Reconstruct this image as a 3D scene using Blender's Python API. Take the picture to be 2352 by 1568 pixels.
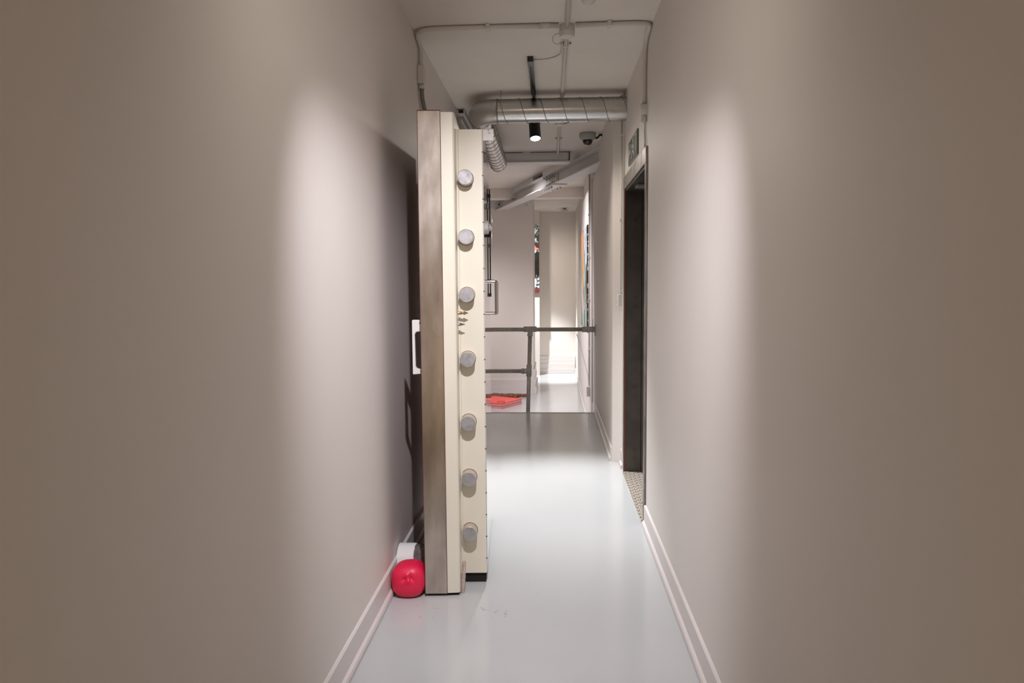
import bpy, bmesh, math, random
from mathutils import Vector, Matrix
from math import sin, cos, pi, radians as rad
random.seed(7)
for o in list(bpy.data.objects): bpy.data.objects.remove(o, do_unlink=True)
SC = bpy.context.scene
COL = SC.collection

# ---------------------------------------------------------------- camera
yaw, pitch, roll, fpx, EYE = 0.0537555, 0.0794354, -0.0078682, 1701.63, 1.42
cam = bpy.data.objects.new('camera', bpy.data.cameras.new('camera'))
COL.objects.link(cam)
def _cammat():
    Rz = Matrix(((cos(yaw), sin(yaw), 0), (-sin(yaw), cos(yaw), 0), (0, 0, 1)))
    B = Matrix(((1, 0, 0), (0, 0, -1), (0, 1, 0)))
    Rx = Matrix(((1, 0, 0), (0, cos(pitch), -sin(pitch)), (0, sin(pitch), cos(pitch))))
    Rr = Matrix(((cos(roll), -sin(roll), 0), (sin(roll), cos(roll), 0), (0, 0, 1)))
    R = Rr @ Rx @ B @ Rz
    right, down, fwd = R[0], R[1], R[2]
    M = Matrix((right, -down, -fwd)).transposed().to_4x4()
    M.translation = Vector((0, 0, EYE))
    return M
cam.matrix_world = _cammat()
cam.data.sensor_width = 36
cam.data.lens = fpx / 2352 * 36
cam.data.clip_start = 0.05
SC.camera = cam
# ---------------------------------------------------------------- world + exposure
W = bpy.data.worlds.new('world'); SC.world = W; W.use_nodes = True
W.node_tree.nodes['Background'].inputs[0].default_value = (0.8, 0.78, 0.75, 1)
W.node_tree.nodes['Background'].inputs[1].default_value = 0.1
SC.view_settings.view_transform = 'Standard'
SC.view_settings.look = 'None'
SC.view_settings.gamma = 1
SC.view_settings.use_curve_mapping = False
SC.view_settings.exposure = 0.0
# the lamps: (place, aim, watts, cone degrees, blend)
LAMPS = dict(
    near=((-.125, 1.60, 2.58), (-.125, 3.86, .07), 186, 76, .85, (.95, .925, 1.0)),
    mid=((-.118, 5.72, 2.505), (.05, 4.85, 0), 400, 63, .95, (.96, .97, 1.0)),
    behind=((-.125, -2.0, 2.58), (-.125, -1.9, 0), 135, 130, .9, (1.0, .80, .56)),  # unseen lamp added for warm ambient light on the near walls
    picture=((-1.35, 9.2, 2.60), (.47, 10.0, 1.1), 310, 90, .8, (.97, .93, .98)),
    end=((-.56, 13.86, 2.60), (.02, 14.17, .0), 600, 42, .6, (.93, .97, 1.0)),
    side=((-1.9, 10.2, 2.50), (-1.5, 10.9, -.4), 165, 130, .8, (.98, .93, .96)),  # unseen lamp added to brighten the wide pier
)
SPILL_FILL = dict(near=(16, 160), mid=(42, 160), end=(60, 160))      # second wide light added at these lamps as warm-tinted fill: watts, cone
XL, XR, H, XF, ZF, YE = -.748, .544, 2.80, .475, -.40, 8.0

# ---------------------------------------------------------------- materials
def mat(name, col, rough=.5, metal=0., noise=None, bump=None, spec=.5, coat=0., emit=None, trans=0.):
    """noise=(scale, colour2, lo, hi, stretch)  bump=(scale, strength, dist)"""
    m = bpy.data.materials.new(name); m.use_nodes = True
    nt = m.node_tree; N = nt.nodes; L = nt.links; b = N['Principled BSDF']
    b.inputs['Base Color'].default_value = (*col, 1); b.inputs['Roughness'].default_value = rough
    b.inputs['Metallic'].default_value = metal; b.inputs['Specular IOR Level'].default_value = spec
    b.inputs['Coat Weight'].default_value = coat; b.inputs['Coat Roughness'].default_value = .04
    b.inputs['Transmission Weight'].default_value = trans
    tc = N.new('ShaderNodeTexCoord')
    if noise:
        sc, c2, lo, hi, st = noise
        mp = N.new('ShaderNodeMapping'); mp.inputs['Scale'].default_value = st
        n = N.new('ShaderNodeTexNoise'); n.inputs['Scale'].default_value = sc; n.inputs['Detail'].default_value = 6
        r = N.new('ShaderNodeMapRange'); r.inputs[1].default_value = lo; r.inputs[2].default_value = hi
        mx = N.new('ShaderNodeMix'); mx.data_type = 'RGBA'
        mx.inputs[6].default_value = (*col, 1); mx.inputs[7].default_value = (*c2, 1)
        L.new(tc.outputs['Object'], mp.inputs[0]); L.new(mp.outputs[0], n.inputs[0]); L.new(n.outputs[0], r.inputs[0])
        L.new(r.outputs[0], mx.inputs[0]); L.new(mx.outputs[2], b.inputs['Base Color'])
    if bump:
        n = N.new('ShaderNodeTexNoise'); n.inputs['Scale'].default_value = bump[0]; n.inputs['Detail'].default_value = 4
        bp = N.new('ShaderNodeBump'); bp.inputs['Strength'].default_value = bump[1]; bp.inputs['Distance'].default_value = bump[2]
        L.new(tc.outputs['Object'], n.inputs[0]); L.new(n.outputs[0], bp.inputs['Height']); L.new(bp.outputs[0], b.inputs['Normal'])
    if emit:
        b.inputs['Emission Color'].default_value = (*emit[0], 1); b.inputs['Emission Strength'].default_value = emit[1]
    return m
def rough_noise(m, scale, lo, hi, st=(1, 1, 1)):
    nt = m.node_tree; N = nt.nodes; L = nt.links
    tc = N.new('ShaderNodeTexCoord'); mp = N.new('ShaderNodeMapping'); mp.inputs['Scale'].default_value = st
    n = N.new('ShaderNodeTexNoise'); n.inputs['Scale'].default_value = scale; n.inputs['Detail'].default_value = 5
    r = N.new('ShaderNodeMapRange'); r.inputs[1].default_value = .35; r.inputs[2].default_value = .65
    r.inputs[3].default_value = lo; r.inputs[4].default_value = hi
    L.new(tc.outputs['Object'], mp.inputs[0]); L.new(mp.outputs[0], n.inputs[0]); L.new(n.outputs[0], r.inputs[0])
    L.new(r.outputs[0], N['Principled BSDF'].inputs['Roughness'])
    return m
M = {}
M['wall'] = mat('wall paint', (.80, .745, .70), .55, noise=(1.5, (.775, .72, .675), .35, .7, (1, 1, 1)), bump=(60, .05, .002))
M['ceil'] = mat('ceiling paint', (.86, .80, .73), .7, noise=(2.2, (.81, .75, .68), .4, .75, (1, 1, 1)), bump=(9, .12, .01))
M['skirt'] = mat('skirting paint', (.76, .71, .69), .38, bump=(14, .06, .004))
M['floor'] = rough_noise(mat('floor paint', (.54, .55, .55), .3, noise=(1.1, (.52, .53, .53), .4, .7, (1, 1, 1)), bump=(2.2, .06, .004)), 1.3, .13, .20)
M['line'] = mat('dark gap', (.05, .045, .04), .8)
M['white'] = mat('white paint', (.78, .75, .72), .4, bump=(30, .05, .002))
M['pipe'] = mat('painted conduit', (.70, .66, .61), .42, bump=(40, .05, .001))
M['plastic'] = mat('white plastic', (.72, .69, .65), .35)
M['grey'] = mat('grey plastic', (.40, .41, .38), .45)
M['cable'] = mat('brown cable', (.33, .22, .12), .5)
M['flex'] = mat('grey flexible conduit', (.22, .20, .18), .45)
M['black'] = mat('black metal', (.012, .012, .012), .32)
M['smoked'] = mat('smoked dome', (.012, .006, .006), .06, coat=1)
M['cream'] = mat('cream door paint', (.78, .735, .61), .38, noise=(5, (.74, .69, .56), .45, .75, (1, 1, .3)), bump=(12, .05, .003))
def chipped(m, big=38, lo=.46, col=(.20, .07, .03, 1)):
    nt = m.node_tree; N = nt.nodes; L = nt.links; b = N['Principled BSDF']
    src = b.inputs['Base Color'].links[0].from_socket
    tc = N.new('ShaderNodeTexCoord'); n = N.new('ShaderNodeTexNoise'); n.inputs['Scale'].default_value = big; n.inputs['Detail'].default_value = 3
    n2 = N.new('ShaderNodeTexNoise'); n2.inputs['Scale'].default_value = 3.1
    a = N.new('ShaderNodeMath'); a.operation = 'MULTIPLY'
    r = N.new('ShaderNodeMapRange'); r.inputs[1].default_value = lo; r.inputs[2].default_value = lo + .02
    mx = N.new('ShaderNodeMix'); mx.data_type = 'RGBA'; mx.inputs[7].default_value = col
    L.new(tc.outputs['Object'], n.inputs[0]); L.new(tc.outputs['Object'], n2.inputs[0])
    L.new(n.outputs[0], a.inputs[0]); L.new(n2.outputs[0], a.inputs[1]); L.new(a.outputs[0], r.inputs[0])
    L.new(r.outputs[0], mx.inputs[0]); L.new(src, mx.inputs[6]); L.new(mx.outputs[2], b.inputs['Base Color'])
    return m
chipped(M['cream'])
chipped(M['floor'], 55, .455, (.42, .42, .41, 1))
M['gloss'] = mat('polished inner door plate', (.60, .58, .54), .03, coat=1, spec=.8)
M['steel'] = rough_noise(mat('brushed stainless steel', (.50, .44, .385), .35, 1, noise=(8, (.80, .73, .67), .40, .66, (1, 1, .28)), bump=(90, .04, .001)), 5, .19, .34, (1, 1, .4))
M['frame'] = rough_noise(mat('dull stainless frame', (.38, .35, .32), .35, 1, noise=(6, (.25, .23, .21), .4, .7, (1, 1, 1))), 6, .28, .5)
M['bolt'] = rough_noise(mat('machined steel bolt', (.44, .43, .435), .45, .45, noise=(40, (.34, .33, .335), .4, .65, (1, 1, 1))), 30, .42, .6)
M['boltside'] = mat('bolt shank', (.62, .55, .50), .35, .6)
M['chrome'] = mat('chrome', (.52, .50, .50), .10, 1)
M['rust'] = mat('rust primer edge', (.16, .05, .035), .7)
M['brass'] = mat('aged brass', (.45, .28, .14), .3, .9)
M['duct'] = rough_noise(mat('galvanised duct', (.56, .55, .54), .3, 1, noise=(9, (.52, .51, .50), .4, .7, (1, 1, 1))), 5, .24, .30)
M['seam'] = mat('duct seam', (.30, .29, .28), .4, 1)
M['galv'] = rough_noise(mat('galvanised tube', (.46, .445, .39), .42, .35, noise=(30, (.58, .56, .51), .4, .7, (1, 1, 1))), 20, .35, .55)
M['fit'] = mat('cast tube fitting', (.58, .56, .52), .6, .2, noise=(60, (.48, .46, .43), .4, .6, (1, 1, 1)))
M['dark'] = rough_noise(mat('dark steel liner', (.085, .075, .062), .45, .3, noise=(7, (.055, .048, .04), .4, .7, (1, 1, 1))), 9, .35, .6)
M['beam'] = mat('white painted steel', (.76, .73, .71), .42, bump=(8, .05, .004))
M['hole'] = mat('hole', (.01, .008, .006), .9)
M['void'] = mat('brown unpainted cavity', (.10, .045, .03), .9, noise=(18, (.18, .10, .07), .4, .7, (1, 1, 1)))
M['red'] = mat('crimson rubber', (.80, .012, .07), .42, bump=(30, .05, .002))
M['paper'] = mat('white paper', (.86, .85, .84), .6)
M['foam'] = mat('dark grey felt', (.10, .085, .08), .9, noise=(60, (.16, .14, .13), .4, .6, (1, 1, 1)))
M['rod'] = mat('flecked pinkish rod', (.42, .30, .26), .7, noise=(160, (.62, .52, .46), .42, .6, (1, 1, 1)), bump=(200, .5, .002))
M['coral'] = mat('coral card', (.90, .11, .085), .5)
M['pink'] = mat('pale pink card edge', (.86, .36, .36), .5)
M['lineR'] = mat('dark red edge', (.30, .03, .03), .6)
M['leaf'] = mat('crinkled copper cloth', (.34, .12, .06), .6, noise=(26, (.12, .04, .025), .42, .58, (1, 3, 1)), bump=(30, .8, .01))
M['lens'] = mat('lit lamp lens', (1, 1, 1), .5, emit=((.97, .98, 1.0), 12))
M['black_gap'] = M['hole']

# chequer plate
def chequer():
    m = mat('chequer plate', (.40, .33, .27), .45, .6)
    nt = m.node_tree; N = nt.nodes; L = nt.links; b = N['Principled BSDF']
    tc = N.new('ShaderNodeTexCoord'); 
    hs = []
    for ang in (rad(45), rad(-45)):
        mp = N.new('ShaderNodeMapping'); mp.inputs['Rotation'].default_value = (0, 0, ang); m2 = N.new('ShaderNodeMapping'); m2.inputs['Scale'].default_value = (22, 46, 1)
        if ang < 0: m2.inputs['Location'].default_value = (.5, .5, 0)
        fr = N.new('ShaderNodeVectorMath'); fr.operation = 'FRACTION'
        sb = N.new('ShaderNodeVectorMath'); sb.operation = 'SUBTRACT'; sb.inputs[1].default_value = (.5, .5, 0)
        ml = N.new('ShaderNodeVectorMath'); ml.operation = 'MULTIPLY'; ml.inputs[1].default_value = (1, 1, 0)
        ln = N.new('ShaderNodeVectorMath'); ln.operation = 'LENGTH'
        r = N.new('ShaderNodeMapRange'); r.inputs[1].default_value = .40; r.inputs[2].default_value = .25
        L.new(tc.outputs['Object'], mp.inputs[0]); L.new(mp.outputs[0], m2.inputs[0]); L.new(m2.outputs[0], fr.inputs[0]); L.new(fr.outputs[0], sb.inputs[0])
        L.new(sb.outputs[0], ml.inputs[0]); L.new(ml.outputs[0], ln.inputs[0]); L.new(ln.outputs['Value'], r.inputs[0]); hs.append(r)
    mx = N.new('ShaderNodeMath'); mx.operation = 'MAXIMUM'; L.new(hs[0].outputs[0], mx.inputs[0]); L.new(hs[1].outputs[0], mx.inputs[1])
    bp = N.new('ShaderNodeBump'); bp.inputs['Strength'].default_value = 1; bp.inputs['Distance'].default_value = .004
    L.new(mx.outputs[0], bp.inputs['Height']); L.new(bp.outputs[0], b.inputs['Normal'])
    c = N.new('ShaderNodeMix'); c.data_type = 'RGBA'; c.inputs[6].default_value = (.34, .27, .21, 1); c.inputs[7].default_value = (.62, .56, .50, 1)
    L.new(mx.outputs[0], c.inputs[0]); L.new(c.outputs[2], b.inputs['Base Color'])
    return m
M['chequer'] = chequer()
def painting(name, stops, scale, st, dist=1.5, seed=0., zstops=None, zlo=0, zhi=1):
    """blotches: stepped ramp over distorted noise; zstops mixes flat bands over height"""
    m = mat(name, (.5, .5, .5), .5)
    nt = m.node_tree; N = nt.nodes; L = nt.links; b = N['Principled BSDF']
    tc = N.new('ShaderNodeTexCoord'); mp = N.new('ShaderNodeMapping'); mp.inputs['Scale'].default_value = st; mp.inputs['Location'].default_value = (seed, seed * 1.7, seed * .3)
    n = N.new('ShaderNodeTexNoise'); n.inputs['Scale'].default_value = scale; n.inputs['Distortion'].default_value = dist; n.inputs['Detail'].default_value = 5
    cr = N.new('ShaderNodeValToRGB'); cr.color_ramp.interpolation = 'CONSTANT'
    el = cr.color_ramp.elements
    el[0].position, el[0].color = stops[0][0], (*stops[0][1], 1)
    el[1].position, el[1].color = stops[1][0], (*stops[1][1], 1)
    for p, c in stops[2:]:
        e = el.new(p); e.color = (*c, 1)
    L.new(tc.outputs['Object'], mp.inputs[0]); L.new(mp.outputs[0], n.inputs[0])
    src = n.outputs[0]
    if zstops:   # offset the noise by height so bands differ
        sx = N.new('ShaderNodeSeparateXYZ'); L.new(tc.outputs['Object'], sx.inputs[0])
        r = N.new('ShaderNodeMapRange'); r.inputs[1].default_value = zlo; r.inputs[2].default_value = zhi
        L.new(sx.outputs[2], r.inputs[0])
        c2 = N.new('ShaderNodeValToRGB'); c2.color_ramp.interpolation = 'LINEAR'
        e2 = c2.color_ramp.elements
        e2[0].position, e2[0].color = zstops[0][0], (zstops[0][1],) * 3 + (1,)
        e2[1].position, e2[1].color = zstops[1][0], (zstops[1][1],) * 3 + (1,)
        for p, v in zstops[2:]:
            e = e2.new(p); e.color = (v, v, v, 1)
        L.new(r.outputs[0], c2.inputs[0])
        a = N.new('ShaderNodeMath'); a.operation = 'ADD'; L.new(src, a.inputs[0]); L.new(c2.outputs[0], a.inputs[1])
        s = N.new('ShaderNodeMath'); s.operation = 'SUBTRACT'; s.inputs[1].default_value = .5; L.new(a.outputs[0], s.inputs[0]); src = s.outputs[0]
    L.new(src, cr.inputs[0]); L.new(cr.outputs[0], b.inputs['Base Color'])
    return m

# ---------------------------------------------------------------- mesh helpers
def B(): return bmesh.new()
def box(bm, x0, y0, z0, x1, y1, z1, bev=0):
    v = [bm.verts.new((x, y, z)) for x in (x0, x1) for y in (y0, y1) for z in (z0, z1)]
    f = [(0, 1, 3, 2), (4, 6, 7, 5), (0, 4, 5, 1), (2, 3, 7, 6), (0, 2, 6, 4), (1, 5, 7, 3)]
    fs = [bm.faces.new([v[i] for i in q]) for q in f]
    if bev:
        es = list({e for q in fs for e in q.edges})
        bmesh.ops.bevel(bm, geom=es, offset=bev, segments=2, affect='EDGES', profile=.5)
    return bm
def prism(bm, pts, axis, a, b):
    """extrude 2-D outline pts along axis (0,1,2) from a to b"""
    def mk(p, t):
        q = [p[0], p[1]]; q.insert(axis, t); return bm.verts.new(q)
    A = [mk(p, a) for p in pts]; C = [mk(p, b) for p in pts]
    n = len(pts)
    bm.faces.new(A); bm.faces.new(C[::-1])
    for i in range(n): bm.faces.new((A[i], C[i], C[(i + 1) % n], A[(i + 1) % n]))
    bmesh.ops.recalc_face_normals(bm, faces=bm.faces)
    return bm
def tube(bm, pts, r, n=14, cap=True, closed=False):
    pts = [Vector(p) for p in pts]; rings = []
    rr = r if isinstance(r, (list, tuple)) else [r] * len(pts)
    t0 = (pts[1] - pts[0]).normalized()
    u = t0.orthogonal().normalized()
    prev = t0
    for i, p in enumerate(pts):
        if i == 0: t = t0
        elif i == len(pts) - 1: t = (pts[i] - pts[i - 1]).normalized()
        else: t = ((pts[i + 1] - p).normalized() + (p - pts[i - 1]).normalized()).normalized()
        q = prev.rotation_difference(t); u = q @ u; u = (u - t * u.dot(t)).normalized(); w = t.cross(u); prev = t
        rings.append([bm.verts.new(p + rr[i] * (cos(2 * pi * k / n) * u + sin(2 * pi * k / n) * w)) for k in range(n)])
    for a, b in zip(rings, rings[1:]):
        for k in range(n):
            f = bm.faces.new((a[k], a[(k + 1) % n], b[(k + 1) % n], b[k])); f.smooth = True
    if cap:
        bm.faces.new(rings[0][::-1]); bm.faces.new(rings[-1])
    return bm
def bez(pts, rad_, seg=8):
    """polyline with rounded corners"""
    P = [Vector(p) for p in pts]; out = [P[0]]
    for a, b, c in zip(P, P[1:], P[2:]):
        d1 = (a - b); d2 = (c - b); r = min(rad_, d1.length * .49, d2.length * .49)
        s = b + d1.normalized() * r; e = b + d2.normalized() * r
        for k in range(seg + 1):
            t = k / seg; out.append((1 - t) ** 2 * s + 2 * t * (1 - t) * b + t * t * e)
    out.append(P[-1]); return out
def lathe(bm, prof, c, axis=(0, 0, 1), n=32):
    """prof: (radius, height) along axis from centre c"""
    ax = Vector(axis).normalized(); u = ax.orthogonal().normalized(); w = ax.cross(u); c = Vector(c); rings = []
    for r, h in prof:
        if r < 1e-6: rings.append([bm.verts.new(c + ax * h)])
        else: rings.append([bm.verts.new(c + ax * h + r * (cos(2 * pi * k / n) * u + sin(2 * pi * k / n) * w)) for k in range(n)])
    for a, b in zip(rings, rings[1:]):
        if len(a) == 1 and len(b) == 1: continue
        for k in range(n):
            k2 = (k + 1) % n
            if len(a) == 1: f = bm.faces.new((a[0], b[k2], b[k]))
            elif len(b) == 1: f = bm.faces.new((a[k], a[k2], b[0]))
            else: f = bm.faces.new((a[k], a[k2], b[k2], b[k]))
    if len(rings[0]) > 1: bm.faces.new(rings[0][::-1])
    if len(rings[-1]) > 1: bm.faces.new(rings[-1])
    bmesh.ops.recalc_face_normals(bm, faces=bm.faces)
    return bm
ORG = {}
def obj(name, bm, m, parent=None, local=False, smooth=None):
    """world-coordinate mesh; local=True when already in the parent's frame"""
    if parent is not None and not local:
        bmesh.ops.translate(bm, verts=bm.verts, vec=-ORG[parent.name])
    me = bpy.data.meshes.new(name); bm.to_mesh(me); bm.free()
    me.materials.append(M[m] if isinstance(m, str) else m)
    if smooth is not None:
        me.polygons.foreach_set('use_smooth', [True] * len(me.polygons))
        me.set_sharp_from_angle(angle=rad(smooth))
    o = bpy.data.objects.new(name, me); COL.objects.link(o)
    if parent is not None: o.parent = parent; ORG[o.name] = ORG[parent.name].copy()
    else:
        # origin at the base centre
        if len(me.vertices):
            xs = [v.co for v in me.vertices]
            c = Vector(((min(p.x for p in xs) + max(p.x for p in xs)) / 2, (min(p.y for p in xs) + max(p.y for p in xs)) / 2, min(p.z for p in xs)))
            me.transform(Matrix.Translation(-c)); o.location = c
            ORG[o.name] = c
    return o
def tag(o, label, cat, group=None, kind=None):
    o['label'] = label; o['category'] = cat
    if group: o['group'] = group
    if kind: o['kind'] = kind
    return o
def thing(name, label, cat, loc, rotz=0, group=None):
    o = bpy.data.objects.new(name, None); COL.objects.link(o); o.empty_display_size = .05
    o.location = loc; o.rotation_euler = (0, 0, rotz); ORG[o.name] = Vector(loc) if not rotz else Vector((0, 0, 0))
    return tag(o, label, cat, group)
def struct(name, bm, m, label, cat='wall', parent=None, smooth=None):
    o = obj(name, bm, m, parent, smooth=smooth); 
    if parent is None: tag(o, label, cat, kind='structure')
    return o

# ================================================================ THE ROOM
bm = B(); box(bm, XL - .2, -4.2, -.5, XR + .0, YE, 0); box(bm, XL - 3.0, 4.6 + 3.3, -.5, XL - .2, YE, 0)
struct('floor', bm, 'floor', 'pale grey painted corridor floor between the two long walls', 'floor')
bm = B(); box(bm, -3.6, YE, ZF - .15, XF + .3, 15.0, ZF)
struct('floor', bm, 'floor', 'lower pale grey floor beyond the tube handrail', 'floor')
bm = B(); box(bm, -3.6, YE - .012, -.012, XF, YE + .018, .004)
struct('trim_1', bm, 'galv', 'thin metal nosing strip along the edge of the floor drop', 'trim')
bm = B()
for k in (1, 2): box(bm, -.19, YE + .02 + (k - 1) * .27, ZF, XF - .01, YE + .02 + k * .27, -k * .1333)
struct('floor', bm, 'floor', 'two short steps down to the lower floor under the handrail opening', 'steps')
bm = B(); box(bm, -3.6, -4.2, H, XR + .4, 15.0, H + .15)
struct('ceiling', bm, 'ceil', 'off-white painted ceiling with surface conduits', 'ceiling')
bm = B(); box(bm, XL - .2, -4.2, 0, XL, 7.9, H)
struct('wall_left', bm, 'wall', 'long off-white wall on the left of the corridor', 'wall')
bm = B(); box(bm, -3.8, 7.9, ZF, -3.6, 15.0, H); box(bm, -3.6, 7.75, 0, XL - .2, 7.9, H)
struct('wall_left', bm, 'wall', 'side wall of the wider area behind the open vault door', 'wall')
bm = B(); box(bm, XR, -4.2, -.5, XR + .2, 4.31, H); box(bm, XR, 4.31, 2.16, XR + .2, 5.53, H)
box(bm, XR, 5.53, -.5, XR + .2, 5.75, H)
struct('wall_right', bm, 'wall', 'long off-white wall on the right with the steel lined doorway', 'wall')
bm = B()
prism(bm, [(XF, 5.815), (XR, 5.745), (XR + .2, 5.745), (XR + .2, 15.0), (XF, 15.0)], 2, -.6, H)
struct('wall_right', bm, 'wall', 'white wall stepping out past the doorway and running beyond the handrail', 'wall')
bm = B(); box(bm, XF - .013, 8.65, ZF + .1, XF, 11.62, 2.60)
struct('wall_right', bm, 'wall', 'shallow white wall board the abstract canvas hangs on', 'wall')
bm = B(); box(bm, -3.6, 14.77, ZF, XF, 15.0, H)
struct('wall_back', bm, 'wall', 'white end wall of the far lower area', 'wall')
bm = B(); box(bm, -3.6, 14.43, ZF, -.235, 14.77, H)
struct('wall_back', bm, 'wall', 'white wall projecting beside the end wall under the black and white canvas', 'wall')
bm = B(); box(bm, XL - .2, -4.4, 0, XR + .2, -4.2, H)
struct('wall_front', bm, 'wall', 'wall closing the corridor behind the viewer', 'wall')
bm = B(); box(bm, -1.9, 12.09, ZF, -.30, 13.35, H)
struct('wall_middle', bm, 'wall', 'wide white pier standing on the lower floor left of the passage', 'wall')
# skirtings: board with a bevelled top, and a bead on the floor
def skirt(name, side, x, y0, y1, z0=0, h=.124, label='', axis='y'):
    s = 1 if side == 'L' else -1
    pr = [(0, 0), (0, h), (s * .004, h), (s * .011, h - .006), (s * .011, .032), (s * .014, .030), (s * .021, .024), (s * .024, .014), (s * .024, .004), (s * .018, .004), (s * .018, 0)]
    bm = B()
    if axis == 'y': prism(bm, [(x + a, z0 + b) for a, b in pr], 1, y0, y1)
    else: prism(bm, [(x + a, z0 + b) for a, b in pr], 0, y0, y1)
    return struct(name, bm, 'skirt', label, 'skirting board')
skirt('baseboard_left', 'L', XL, -4.2, 7.9, label='white skirting board along the left wall')
skirt('baseboard_right', 'R', XR, -4.2, 4.262, label='white skirting board on the near right wall')
skirt('baseboard_right', 'R', XR, 5.58, 5.735, label='short white skirting piece between the steel frame and the pier')
skirt('baseboard_right', 'R', XF, 5.83, YE, h=.11, label='white skirting board on the right from the pier to the handrail')
skirt('baseboard_right', 'R', XF, YE + .02, 14.7, z0=ZF, h=.11, label='white skirting board at the foot of the far right wall')
def tiers(name, x0, x1, y, steps, label):
    bm = B(); z = ZF
    for hh, d in steps:
        box(bm, x0, y - d, z, x1, y, z + hh, .003); z += hh
    return struct(name, bm, 'skirt', label, 'skirting board')
tiers('baseboard_back', -.235, XF - .01, 14.77, [(.10, .06), (.10, .045), (.08, .03), (.07, .02)], 'tall tiered white skirting at the end wall')
tiers('baseboard_middle', -1.9, -.30, 12.09, [(.115, .05), (.12, .03)], 'two tier white skirting on the front of the wide pier')
bm = B(); z = ZF
for hh, d in [(.115, .05), (.12, .03), (.16, .02)]: box(bm, -.30, 12.04, z, -.30 + d, 13.3, z + hh, .003); z += hh
struct('baseboard_middle', bm, 'skirt', 'tiered white skirting round the passage side of the wide pier', 'skirting board')
# downstand beams
bm = B(); box(bm, -3.6, 8.02, 2.695, .196, 8.17, H); box(bm, -3.6, 7.995, 2.690, .196, 8.19, 2.700)
struct('trim_2', bm, 'beam', 'white downstand beam across the ceiling above the handrail', 'beam')
bm = B(); box(bm, -3.6, 8.012, 2.795, -.30, 8.02, 2.801); box(bm, -.22, 8.012, 2.795, .196, 8.02, 2.801); box(bm, .188, 8.005, 2.71, .200, 8.02, 2.801)
struct('trim_3', bm, 'line', 'dark open joint above the white downstand beam', 'gap')
bm = B(); box(bm, -3.6, 11.0, 2.655, XF, 11.25, H)
struct('trim_4', bm, 'ceil', 'plain downstand across the ceiling behind the diagonal steel beam', 'beam')
bm = B(); box(bm, -.62, 12.065, 2.62, -.302, 12.09, H); box(bm, -1.9, 12.065, 2.62, -.62, 12.09, 2.795)
o = struct('trim_5', bm, 'beam', 'white steel bearing plate with bolt holes at the top of the wide pier', 'plate')
bm = B()
for x, z in ((-.896, 2.775), (-.84, 2.675)): lathe(bm, [(.012, 0), (.012, .004)], (x, 12.066, z), (0, -1, 0), 16)
obj('bolt_hole', bm, 'hole', o)
bm = B(); lathe(bm, [(.016, 0), (.016, .012)], (-.40, 12.065, 2.665), (0, -1, 0), 6); obj('bolt_head', bm, 'fit', o)

# steel lined doorway in the right wall
dr = bpy.data.objects.new('door_1', None); COL.objects.link(dr); dr.location = (XR, 4.9, 0); ORG[dr.name] = Vector((XR, 4.9, 0))
tag(dr, 'open dark steel lined doorway with a dull metal frame in the right wall', 'doorway', kind='structure')
F = XR - .012
bm = B(); box(bm, F, 4.27, 2.09, XR + .02, 5.57, 2.18, .002); obj('lintel', bm, 'frame', dr)
bm = B(); box(bm, F, 5.50, 0, XR + .004, 5.535, 2.09, .001); obj('frame_jamb', bm, 'frame', dr)
bm = B(); box(bm, F, 4.27, 0, XR + .02, 4.315, 2.09, .002); obj('frame_jamb', bm, 'frame', dr)
bm = B(); box(bm, F + .001, 5.495, 0, XR + .002, 5.502, 2.09); obj('rust_edge', bm, 'rust', dr)
bm = B()
box(bm, XR, 5.50, 0, XR + .115, 5.56, 2.09); box(bm, XR + .118, 5.485, 0, XR + .75, 5.56, 2.09)
box(bm, XR, 4.26, 0, XR + .75, 4.30, 2.09); box(bm, XR, 4.26, 2.075, XR + .75, 5.56, 2.12)
box(bm, XR + .75, 4.0, 0, XR + .80, 5.9, 2.4)
obj('liner', bm, 'dark', dr)
bm = B()
for z in (1.99, 1.86, 1.78, 1.30, 1.24, .64, .57, .16, .10):
    lathe(bm, [(.013, 0), (.013, .004), (.009, .004), (.009, .001), (0, .001)], (XR + .07, 5.50, z), (0, -1, 0), 20)
obj('bolt_socket', bm, 'dark', dr)
bm = B()
for z in (2.0, 1.76, 1.25, .66, .2): lathe(bm, [(.007, 0), (.006, .004), (0, .005)], (XR + .145, 5.485, z), (0, -1, 0), 12)
obj('rivet', bm, 'black', dr)
bm = B(); box(bm, XR + .03, 5.05, 2.055, XR + .12, 5.2, 2.075, .006); obj('ceiling_fitting', bm, 'flex', dr)
bm = B(); box(bm, XR - .02, 4.315, -.01, XR + .75, 5.49, .004); 
o = struct('trim_6', bm, 'chequer', 'brown chequer plate threshold in the steel doorway', 'threshold')
bm = B(); box(bm, XR, 4.30, -.5, XR + .8, 5.56, -.012); struct('floor', bm, 'dark', 'dark floor under the chequer plate threshold', 'floor')

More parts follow.
